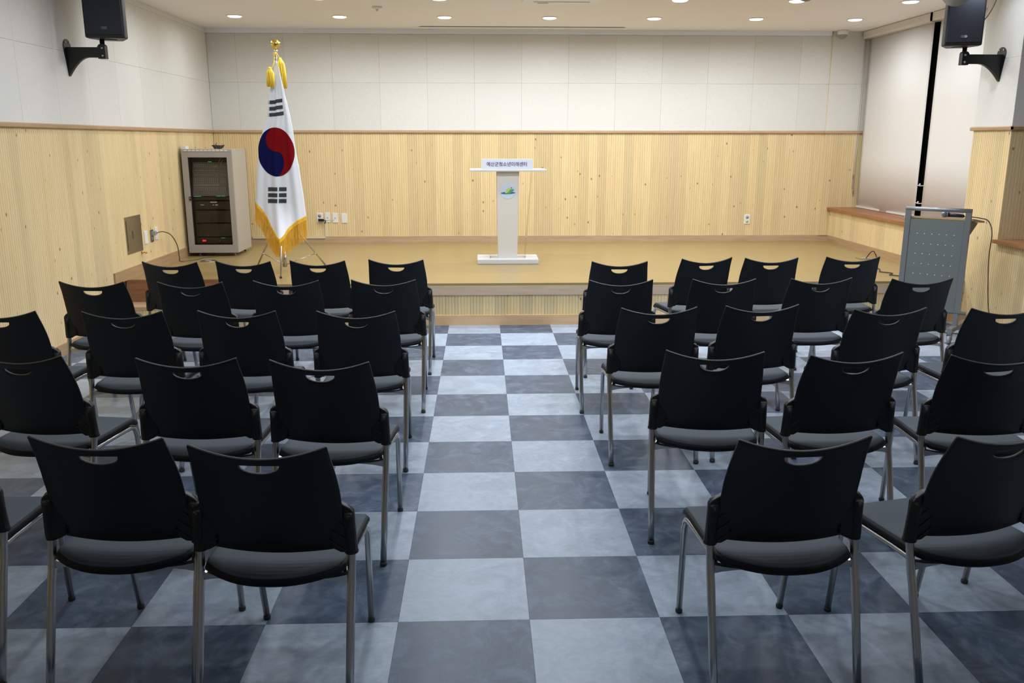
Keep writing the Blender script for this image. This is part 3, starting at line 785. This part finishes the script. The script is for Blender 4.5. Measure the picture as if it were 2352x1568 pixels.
# fringe: braid band and separate threads
b = MB(); N_ = 440
rs = random.Random(3)
hx = [-2.277 + .465 * k / 80 for k in range(81)]
def fr_len(x):
    return interp(HEM, x, 0, 1) - interp(FRB, max(-2.3, min(-1.81, x - .012)), 0, 1)
def sh(x, dy=0.0):
    z = interp(HEM, x, 0, 1); return Vector(drape(x, z, dy))
for k in range(80):
    A_, B_ = sh(hx[k], -.004), sh(hx[k + 1], -.004); u6, d6, b6 = Vector((0, 0, .006)), Vector((0, 0, -.030)), Vector((0, .006, 0))
    b.add([A_ + u6, B_ + u6, B_ + d6, A_ + d6, A_ + u6 + b6, B_ + u6 + b6, B_ + d6 + b6, A_ + d6 + b6], [(0, 3, 2, 1), (4, 5, 6, 7), (0, 1, 5, 4), (3, 7, 6, 2)])
for k in range(N_):
    x = -2.277 + .465 * (k + .5) / N_
    Ln = fr_len(x) * (1 + rs.uniform(-.07, .05)); dx = -.012 * (1 - (x + 2.277) / .465) + rs.uniform(-.004, .004)
    wd = .0014; p = sh(x, rs.uniform(-.006, .006))
    pts = [p, p + Vector((dx * .4 + rs.uniform(-.002, .002), rs.uniform(-.003, .003), -Ln * .5)), p + Vector((dx, rs.uniform(-.004, .004), -Ln))]
    b.tube(pts, [wd * .8, wd, wd * .6], 3, cap=False)
fr = b.build('fringe', M['fringe'], flag, fix=False); fr['kind'] = 'stuff'
# pole, finial, cords, tassels
MB().tube([(-2.045, FY + .012, .425), (-2.012, FY + .012, 2.39)], .0115, 14).build('pole', M['chrome_bright'], flag)
MB().lathe([(.010, 2.365), (.012, 2.37), (.012, 2.385), (.017, 2.388), (.017, 2.398), (.010, 2.402), (.010, 2.412)], (-2.012, FY + .012, 0), 16).build('pole_collar', M['chrome_bright'], flag)
b = MB()
for k in range(8):
    a = 2 * PI * k / 8; cx, cy = math.cos(a), math.sin(a)
    P = []; vs = []
    for i in range(7):
        f = i / 6; rad = .012 + .028 * math.sin(f * PI * .92); z = 2.410 + f * .082
        wd = .018 * math.sin(min(1, f * 1.0 + .05) * PI * .95) + .002
        c = Vector((-2.012 + cx * rad, FY + .012 + cy * rad, z)); tg = Vector((-cy, cx, 0))
        vs += [c - tg * wd, c + Vector((cx, cy, 0)) * .005, c + tg * wd]
    b.add(vs, [(3 * i + j, 3 * i + j + 1, 3 * i + j + 4, 3 * i + j + 3) for i in range(6) for j in range(2)], True)
b.lathe([(.008, 2.405), (.02, 2.42), (.033, 2.445), (.030, 2.47), (.014, 2.49), (0.001, 2.496)], (-2.012, FY + .012, 0), 16)
b.build('finial', M['gold'], flag, fix=False)
MB().tube(catmull([(-2.008, FY - .003, 2.372), (-2.022, FY - .012, 2.345), (-2.028, FY - .03, 2.28), (-2.050, FY - .04, 2.235)], 6), .005, 7).tube(catmull([(-2.010, FY - .003, 2.365), (-1.996, FY - .01, 2.36), (-1.985, FY + .01, 2.335)], 6), .005, 7).tube(catmull([(-2.012, FY - .006, 2.375), (-2.03, FY - .012, 2.372), (-2.028, FY - .012, 2.355), (-2.005, FY - .014, 2.362), (-1.998, FY - .01, 2.375)], 5), .004, 7).build('cord', M['tassel'], flag)
def tassel(x, z1, z0, y, r, dx=0):
    b = MB(); b.lathe([(.001, z1 + .004), (r * .35, z1), (r * .5, z1 - .012), (r * .42, z1 - .022), (r * .3, z1 - .026)], (x, y, 0), 14)
    for k in range(64):
        a = k * 2.399; q = math.sqrt((k + .5) / 64) * r
        px_, py_ = q * math.cos(a), q * math.sin(a)
        b.tube([(x + px_ * .35, y + py_ * .35, z1 - .012), (x + px_ * .95 + dx * .3, y + py_ * .8, z1 - .05), (x + px_ + dx * .7, y + py_ * .9, (z0 + z1) / 2), (x + px_ * .95 + dx, y + py_ * .9, z0 + rs.uniform(-.004, .004))], .0036, 4)
    o = b.build('tassel', M['tassel'], flag, fix=False); return o
tassel(-2.060, 2.245, 2.078, FY - .058, .034)
tassel(-1.985, 2.335, 2.068, FY + .050, .031, .018)
# stand
st = thing('flag_stand', 'chrome folding tripod stand under the flag', 'flag stand', (-2.045, FY + .012, ZS))
o = Vector((-2.045, FY + .012, ZS))
MB().tube([(0, 0, .045), (0, 0, .19)], .021, 14).build('sleeve', M['chrome'], st)
MB().lathe([(.024, .50), (.027, .505), (.027, .56), (.022, .565)], n=16).build('hub', M['chrome'], st)
feet = [(-.325, .215), (.37, .19), (.055, -.43)]
hubp = (0, 0, .545)
for fxp, fyp in feet:
    l = MB().tube([(fxp * .04, fyp * .04, .545), (fxp, fyp, .008)], .008, 10).build('leg', M['chrome'], st)
    MB().lathe([(.012, 0), (.013, .012), (.009, .02)], (fxp, fyp, 0), 10).build('foot', M['rubber'], l)
    MB().tube([(0, 0, .06), (fxp * .72, fyp * .72, .545 * .28)], .004, 8).build('brace', M['chrome'], st)
    MB().lathe([(.007, -.007), (.010, 0), (.007, .007)], (fxp * .72, fyp * .72, .545 * .28), 8).build('rivet', M['chrome_bright'], st)

# ------------------------------------------------------------------ acrylic podium
pd = thing('podium', 'white and clear acrylic podium with Korean sign on the stage', 'podium', (.112, 1.72, ZS))
o = MB().box(-.313, .313, -.19, .19, 0, .052).build('base', M['acryl_white'], pd); bake(o, ('BEVEL', dict(width=.008, segments=3)))
# frosted column, tapering down
def taper(x0, x1, y0, y1, z0, X0, X1, z1):
    return MB().add([(x0, y0, z0), (x1, y0, z0), (x1, y1, z0), (x0, y1, z0), (X0, y0, z1), (X1, y0, z1), (X1, y1, z1), (X0, y1, z1)], [(0, 3, 2, 1), (4, 5, 6, 7), (0, 1, 5, 4), (1, 2, 6, 5), (2, 3, 7, 6), (3, 0, 4, 7)])
taper(-.099, .097, -.115, -.105, .052, -.113, .115, .925).build('column_face', M['acryl_column'], pd)
taper(-.099, -.092, -.105, .11, .052, -.113, -.106, .925).build('column_side', M['acryl_column'], pd)
taper(.090, .097, -.105, .11, .052, .108, .115, .925).build('column_side', M['acryl_column'], pd)
for s in (-1, 1):
    taper(-.180 * 1 if s < 0 else .176, -.176 if s < 0 else .180, -.10, .12, .052, -.247 if s < 0 else .243, -.243 if s < 0 else .247, .925).build('side_panel', M['acryl'], pd)
o = MB().box(-.385, .385, -.165, .20, .925, .945).build('top_board', M['acryl_white'], pd); bake(o, ('BEVEL', dict(width=.004, segments=2)))
MB().box(-.085, -.005, -.104, -.03, .87, .924).build('shelf_box', M['grey'], pd)
sg = MB().box(-.262, .250, -.155, -.149, .946, 1.048).build('sign_plate', M['sign'], pd); bake(sg, ('BEVEL', dict(width=.002, segments=2)))
sg['label'] = 'pale sign plate with violet Korean letters'
tcv = bpy.data.curves.new('sign_text', 'FONT'); tcv.body = '예산군청소년미래센터'; tcv.size = .0465; tcv.align_x = 'CENTER'; tcv.align_y = 'CENTER'; tcv.extrude = .0006; tcv.offset = .0003
to = bpy.data.objects.new('sign_text', tcv); COL.objects.link(to)
dg = bpy.context.evaluated_depsgraph_get(); dg.update(); tme = bpy.data.meshes.new_from_object(to.evaluated_get(dg))
bpy.data.objects.remove(to)
xs = [v.co.x for v in tme.vertices]; print('text width', (max(xs) - min(xs)) if xs else None)
sx = .400 / (max(xs) - min(xs)) if xs else 1
for v in tme.vertices: v.co.x *= sx
tme.materials.clear(); tme.materials.append(M['letters'])
lt = link('lettering', tme, sg, (-.010, -.1568, .995)); lt.rotation_euler = (R(90), 0, 0)
# emblem
def disc(cx, cz, a, b_, rot, y, m, name, par, n=40, asym=0):
    vs = []
    for k in range(n):
        t_ = 2 * PI * k / n; x = a * math.cos(t_); z = b_ * math.sin(t_) * (1 + asym * math.cos(t_))
        vs.append((cx + x * math.cos(rot) - z * math.sin(rot), y, cz + x * math.sin(rot) + z * math.cos(rot)))
    vs2 = [(v[0], v[1] + .0012, v[2]) for v in vs]
    fs = [list(range(n)), list(range(n, 2 * n))[::-1]] + [(k, (k + 1) % n, n + (k + 1) % n, n + k) for k in range(n)]
    return MB().add(vs + vs2, fs).build(name, M[m], par)
em = disc(.002, .735, .080, .080, 0, -.1165, 'disc', 'emblem', pd, 48); em['label'] = 'pale blue round emblem with a green and navy boat like mark'
disc(.002, .712, .073, .0115, R(2), -.1178, 'navy', 'mark_hull', em)
disc(.024, .728, .041, .015, R(30), -.1190, 'green', 'mark_leaf', em, asym=-.2)
disc(.040, .736, .022, .0085, R(8), -.1192, 'green', 'mark_leaf', em)
disc(-.002, .735, .036, .014, R(47), -.1202, 'lime', 'mark_leaf', em, asym=.2)
disc(.037, .762, .0065, .0065, 0, -.1190, 'logored', 'mark_dot', em, 16)

# ------------------------------------------------------------------ grey rolling lectern
LR = Vector((3.73, -.42, 0)); LL = Vector((3.372, -.092, 0)); LW = (LR - LL).length
ang = math.atan2((LR - LL).y, (LR - LL).x)
lc_ = (LR + LL) / 2
t = thing('lectern', 'grey steel rolling lectern with dotted front panel at right end of stage', 'lectern', (lc_.x, lc_.y, 0), ang)
h = LW / 2; HT = 1.078
b = MB().box(-h - .005, -h + .037, -.014, .014, .215, HT - .03).build('post', M['lectern_rail'], t)
b = MB().box(h - .037, h + .005, -.014, .014, .215, HT - .03).build('post', M['lectern_rail'], t)
MB().tube([(-h - .006, 0, HT - .018), (h + .006, 0, HT - .018)], .017, 14).build('top_rail', M['lectern_rail'], t)
pn = MB().box(-h + .039, h - .039, -.009, .006, .245, .978).build('front_panel', M['lectern'], t)
b = MB()
for rw in range(5):
    for c in range(6):
        b.lathe([(.0045, -.0105), (.0045, -.009), (0, -.009)], (-.14 + c * .056, 0, .86 - rw * .083), 10, axis=1)
ds = b.build('dot', M['dot'], pn); ds['kind'] = 'stuff'
MB().tube([(-h - .05, -.005, .238), (h + .05, -.005, .238)], .014, 14).build('bottom_rail', M['lectern_rail'], t)
for s in (-1, 1):
    x = s * (h - .02)
    MB().box(x - .016, x + .016, -.02, .02, .13, .232).build('leg', M['lectern_rail'], t)
    MB().box(x - .02, x + .02, -.17, .33, .095, .13).build('foot_bar', M['lectern_rail'], t)
    for y in (-.14, .30):
        c = MB().lathe([(.036, -.012), (.038, -.008), (.038, .008), (.036, .012)], (x, y, .038), 20, axis=0).build('caster', M['grey'], t)
        MB().box(x - .018, x - .014, y - .022, y + .022, .03, .098).box(x + .014, x + .018, y - .022, y + .022, .03, .098).box(x - .018, x + .018, y - .022, y + .022, .078, .0955).build('caster_fork', M['lectern_rail'], c)
# sloping desk board behind the front frame
MB().prism([(.0065, .985), (.0065, 1.0), (.40, .955), (.40, .940)], 0, -h - .02, h + .02).build('desk_board', M['desk'], t)
for s in (-1, 1):
    x = s * (h - .03)
    MB().prism([(.007, .984), (.39, .938), (.007, .80)], 0, x - .004, x + .004).build('desk_bracket', M['lectern'], t)
# microphone lying on the desk
rotl = Matrix.Rotation(ang, 4, 'Z')
def lw(x, y, z): return tuple(rotl @ Vector((x, y, z)) + Vector((lc_.x, lc_.y, 0)))
def deskz(y): return 1.0 - (y - .0065) / .3935 * .045
yy = .05; p0 = Vector(lw(.02, yy + .0, deskz(yy) + .027)); p1 = Vector(lw(.215, yy + .03, deskz(yy + .03) + .018))
mt = tag(MB().tube([p0 + (p1 - p0) * .18, p0 + (p1 - p0) * .80], [.0185, .0125], 16).build('microphone', M['mic_body']), 'wired microphone with grey round head lying on the lectern', 'microphone')
d = (p1 - p0).normalized(); b = MB()
pts = [p0 + d * (.026 * (1 - math.cos(a))) for a in [PI * k / 10 for k in range(11)]]
b.tube([p0 + d * (.026 - .026 * math.cos(PI * k / 10)) - d * .01 for k in range(11)], [max(.001, .0265 * math.sin(PI * k / 10)) for k in range(11)], 18)
b.build('head', M['mic'], mt)
MB().tube([p0 + d * .036, p0 + d * .043], .027, 18).build('head_band', M['grey'], mt)
MB().tube([p0 + (p1 - p0) * .80, p1], [.0098, .0085], 12).build('connector', M['chrome_bright'], mt)
e = lw(h + .05, yy + .05, .992)
MB().tube(catmull([p1, lw(h + .045, yy + .06, 1.0), lw(h + .10, yy + .10, .975), lw(h + .135, yy + .10, .88), lw(h + .13, yy + .12, .70), lw(h + .15, yy + .10, .50), lw(h + .17, yy + .12, .30), lw(h + .21, yy + .10, .12), lw(h + .20, yy + .12, .012), lw(h + .10, yy + .3, .006), lw(.1, .28, .006), (3.60, .20, .006)], 7), .0045, 7).build('cord', M['cable_beige'], mt)
# cable and floor plate on the right of the stage
t = thing('floor_socket', 'flat grey floor socket on the right side of the stage', 'floor socket', (3.93, 1.84, ZS))
MB().box(-.075, .075, -.06, .06, 0, .006).build('cover', M['steel'], t)
MB().box(-.045, .045, -.03, .03, .006, .0075).build('lid', M['grey'], t)
tag(MB().tube(catmull([(3.93, 1.80, ZS + .012), (3.95, 1.74, ZS + .085), (3.98, 1.73, ZS + .085), (4.0, 1.70, ZS + .010), (3.80, 1.35, ZS + .007), (3.72, 1.02, ZS + .007), (3.66, .88, ZS + .007), (3.73, .78, ZS + .007), (3.66, .68, ZS + .007), (3.74, .58, ZS + .007), (3.70, .46, ZS + .007), (3.76, .40, ZS + .02), (3.79, .375, ZS + .007)], 7), .005, 7).build('stage_cable', M['cable']), 'dark cable winding over the right part of the stage from a floor socket', 'cable')

# ------------------------------------------------------------------ chairs
def make_chair():
    root = thing('stacking_chair', 'black chair', 'chair')
    # backrest with hand hole: columns of strips
    def wid(z):     # half width at height
        return interp([(.455, .180), (.468, .190), (.52, .198), (.60, .2025), (.66, .2015), (.71, .198), (.76, .193), (.812, .189)], z, 0, 1)
    def pt(s, z):
        w_ = wid(z); x = s * w_
        lean = interp([(.455, .012), (.50, .004), (.56, -.006), (.62, -.020), (.68, -.038), (.74, -.062), (.812, -.098)], z, 0, 1)
        return (x, lean - .028 * (1 - s * s), z)
    NC = 36; A = .292
    cols = sorted(set([round(-1 + 2 * k / NC, 4) for k in range(NC + 1)] + [-A, A, -A * .9, A * .9]))
    bm = bmesh.new(); grid = {}
    def V(s, z):
        k = (round(s, 4), round(z, 4))
        if k not in grid: grid[k] = bm.verts.new(pt(s, z))
        return grid[k]
    def top(s): return .776 + .036 * abs(s) ** 1.9
    def bot(s): return .462 + .006 * s * s
    HT_ = .7565
    def hb(s):
        q = abs(s) / A
        return HT_ - .030 * math.sqrt(max(0, 1 - q ** 2.2)) if q < 1 else HT_
    def htop(s):
        return HT_ - (0 if abs(s) < A * .92 else 0)
    NL, NU = 12, 4
    for s0, s1 in zip(cols[:-1], cols[1:]):
        for k in range(NL):
            q = []
            for s, kk in ((s0, k), (s1, k), (s1, k + 1), (s0, k + 1)):
                q.append(V(s, bot(s) + (hb(s) - bot(s)) * kk / NL))
            try: bm.faces.new(q)
            except ValueError: pass
        for k in range(NU):
            q = []
            for s, kk in ((s0, k), (s1, k), (s1, k + 1), (s0, k + 1)):
                q.append(V(s, HT_ + (top(s) - HT_) * kk / NU))
            try: bm.faces.new(q)
            except ValueError: pass
    me = bpy.data.meshes.new('backrest'); bm.normal_update(); bm.to_mesh(me); bm.free(); me.materials.append(M['plastic_black'])
    for p in me.polygons: p.use_smooth = True
    o = link('backrest', me, root)
    bake(o, ('SOLIDIFY', dict(thickness=.010, offset=0)), ('BEVEL', dict(width=.0028, segments=2, limit_method='ANGLE', angle_limit=R(50))))
    for p in o.data.polygons: p.use_smooth = True
    # sockets joining the backrest to the posts, with slanting ribs
    for s in (-1, 1):
        P = []
        for k in range(16):
            a = 2 * PI * k / 16; P.append((.0185 * math.cos(a), .0195 * math.sin(a)))
        vs = []; zz = [.455, .457, .463, .466, .50, .54, .58, .588, .594]; rr = [.85, 1.08, 1.10, 1.0, .98, .97, .95, .85, .5]
        for z, r_ in zip(zz, rr):
            for x, y in P: vs.append((s * .2185 + x * r_ - s * .003 * (z - .455) / .14, y * r_ + .004 - .01 * (z - .455) / .14, z + (.010 * y / .0195 if z > .58 else 0)))
        n = 16; fs = [(i * n + j, i * n + (j + 1) % n, (i + 1) * n + (j + 1) % n, (i + 1) * n + j) for i in range(len(zz) - 1) for j in range(n)]
        fs += [list(range(n))[::-1], [(len(zz) - 1) * n + j for j in range(n)]]
        b = MB().add(vs, fs, True)
        br = b.build('bracket', M['plastic_black'], root)
        web = [(s * .218, .462), (s * .2345, .466), (s * .232, .586), (s * .222, .597), (s * .196, .612), (s * .172, .618), (s * .160, .60), (s * .166, .475), (s * .19, .462)]
        o = MB().prism([(x, z) for x, z in web], 1, -.0135, .010).build('bracket_web', M['plastic_black'], br)
        bake(o, ('BEVEL', dict(width=.005, segments=3)))
        rb = MB()
        for z in (.606, .572, .536, .502):
            xa, xb = s * .160, s * .206; za, zb_ = z, z - .030
            ya, yb = -.0165, -.0168
            rb.add([(xa, ya, za), (xb, yb, zb_), (xb, yb, zb_ - .0016), (xa, ya, za - .0016), (xa, .0, za), (xb, .0, zb_), (xb, .0, zb_ - .0016), (xa, .0, za - .0016)],
                   [(0, 1, 2, 3), (4, 7, 6, 5), (0, 4, 5, 1), (3, 2, 6, 7), (0, 3, 7, 4), (1, 5, 6, 2)])
        rb.build('ribs', M['rib'], br)
    # seat: black shell with grey pad
    def outline(off, n=14):
        P = []
        # rear edge (towards -y), convex; then sides and front
        for k in range(n + 1):
            s = -1 + 2 * k / n; P.append((s * (.196 - off), -.114 + .080 * abs(s) ** 2.3 + off))
        P += [(.204 - off, .0 + off * 0), (.206 - off, .12), (.206 - off, .24), (.205 - off, .31), (.198 - off, .350 - off), (.185 - off, .362 - off)]
        P += [(-.185 + off, .362 - off), (-.198 + off, .350 - off), (-.205 + off, .31), (-.206 + off, .24), (-.206 + off, .12), (-.204 + off, .0)]
        return P
    def loft(levels, mat_, name, cap_bottom=True):
        rings = []; vs = []
        for off, z, drop in levels:
            for x, y in outline(off):
                dz = 0
                if y > .29: dz -= .028 * ((y - .29) / .07) ** 2 * drop
                if y < -.02: dz -= .005 * (abs(y + .02) / .1) * drop
                dz -= .004 * (1 - min(1, abs(x) / .2) ** 2) * (1 if off > .015 else 0)
                vs.append((x, y, z + dz))
            rings.append(len(outline(off)))
        n = rings[0]
        fs = [(i * n + j, i * n + (j + 1) % n, (i + 1) * n + (j + 1) % n, (i + 1) * n + j) for i in range(len(levels) - 1) for j in range(n)]
        fs += [list(range(n))[::-1]]
        h_ = 7; m_ = 14; o_ = (len(levels) - 1) * n
        Rk = list(range(h_, m_ + 1)) + list(range(m_ + 1, m_ + 7)); Lk = list(range(h_, -1, -1)) + list(range(n - 1, n - 7, -1))
        for i in range(len(Rk) - 1):
            q = [o_ + Lk[i], o_ + Rk[i], o_ + Rk[i + 1], o_ + Lk[i + 1]]
            fs.append(q if i else q[1:])
        return MB().add(vs, fs, True).build(name, mat_, root)
    loft([(.030, .404, 1), (.006, .406, 1), (.0, .412, 1), (.0, .421, 1), (.004, .428, 1), (.012, .430, 1)], M['seat_black'], 'seat_shell')
    o = loft([(.0070, .426, 1), (.0075, .4315, 1), (.0105, .4340, 1), (.03, .4350, 1)], M['seat_grey'], 'seat')
    # legs and frame tubes
    def smooth(P): return catmull(P, 7)
    for s in (-1, 1):
        P = [(s * .218, -.110, .012), (s * .2185, -.078, .14), (s * .2190, -.030, .335), (s * .2190, -.020, .365), (s * .219, -.014, .39), (s * .2192, -.001, .455), (s * .2188, .003, .52)]
        r_ = MB().tube([P[0], P[1], P[2]] + smooth(P[2:5])[1:-1] + P[4:], .0123, 12).build('leg', M['chrome'], root)
        MB().lathe([(.0115, 0), (.0138, .003), (.0138, .014), (.0125, .016)], (s * .218, -.1105, 0), 14).build('rubber_foot', M['rubber'], r_)
        F = [(s * .181, .392, .012), (s * .190, .346, .34), (s * .190, .332, .372), (s * .190, .305, .386), (s * .189, .25, .389), (s * .187, .10, .389), (s * .190, .03, .389), (s * .212, -.015, .380)]
        f_ = MB().tube([F[0]] + smooth(F[1:5]) + F[5:], .0108, 12).build('leg', M['chrome'], root)
        MB().lathe([(.0105, 0), (.0122, .003), (.0122, .013), (.011, .015)], (s * .181, .3923, 0), 14).build('rubber_foot', M['rubber'], f_)
    # cross member under the seat, arched plate
    vs = []
    for k in range(17):
        q = -1 + 2 * k / 16; x = q * .209; y = -.018 - .018 * (1 - q * q); zt = .398 - .012 * (1 - q ** 4); zb = .372 + .016 * (1 - q ** 4)
        vs += [(x, y - .004, zt), (x, y + .020, zt), (x, y + .020, zb), (x, y - .004, zb)]
    fs = [(4 * k + j, 4 * k + (j + 1) % 4, 4 * k + 4 + (j + 1) % 4, 4 * k + 4 + j) for k in range(16) for j in range(4)] + [(3, 2, 1, 0), (64, 65, 66, 67)]
    MB().add(vs, fs, False).build('cross_member', M['chrome'], root)
    MB().tube([(-.189, .26, .389), (.189, .26, .389)], .008, 8).build('front_stretcher', M['chrome'], root)
    return root
proto = make_chair()
rows = ['row nearest the stage', 'second row from the stage', 'middle row', 'fourth row from the stage', 'row nearest the camera']
CH = {
 1: (dict(L=[(-2.236, -1.262, -.10), (-1.757, -1.237, -.09), (-1.264, -1.220, -.065), (-.735, -1.189, -.078)], R=[(.777, -1.321, -.018), (1.390, -1.173, .20), (1.860, -1.172, .025), (2.456, -1.136, -.025)])),
 2: (dict(L=[(-2.400, -2.079, -.052), (-1.830, -2.112, -.054), (-1.295, -2.078, .002), (-.728, -2.061, -.042)], R=[(.657, -2.107, .022), (1.273, -2.094, -.009), (1.853, -2.082, .069), (2.450, -2.108, .046)])),
 3: (dict(L=[(-2.470, -2.955, -.03), (-1.871, -2.982, .008), (-1.325, -2.983, -.055), (-.755, -3.010, -.035)], R=[(.706, -2.965, .037), (1.226, -2.921, .079), (1.823, -3.021, .091), (2.410, -3.020, .050)])),
 4: (dict(L=[(-1.918, -3.825, -.15), (-1.263, -3.902, -.026), (-.749, -3.961, -.112)], R=[(.756, -3.857, -.105), (1.271, -3.916, .091), (1.822, -3.957, -.060)])),
 5: (dict(L=[(-1.824, -4.702, -.028), (-1.213, -4.782, -.074), (-.752, -4.868, -.075)], R=[(.725, -4.852, .052), (1.312, -4.818, .227), (1.923, -4.624, .300)])),
}
extra = {(5, 'R', 1): ', turned slightly left'}
pos = ['beside the aisle', 'second from the aisle', 'third from the aisle', 'fourth from the aisle']
first = True
for rw in (1, 2, 3, 4, 5):
    for side in 'LR':
        lst = CH[rw][side]
        order = list(lst) if side == 'R' else list(reversed(lst))
        for k, (x, y, a) in enumerate(order):
            c = proto if first else copy_tree(proto); first = False
            c.location = (x, y, 0); c.rotation_euler = (0, 0, a)
            tag(c, 'black chair with grey seat, %s, %s block, %s' % (rows[rw - 1], 'left' if side == 'L' else 'right', pos[k]), 'chair', 'black chairs with grey seats facing the stage')
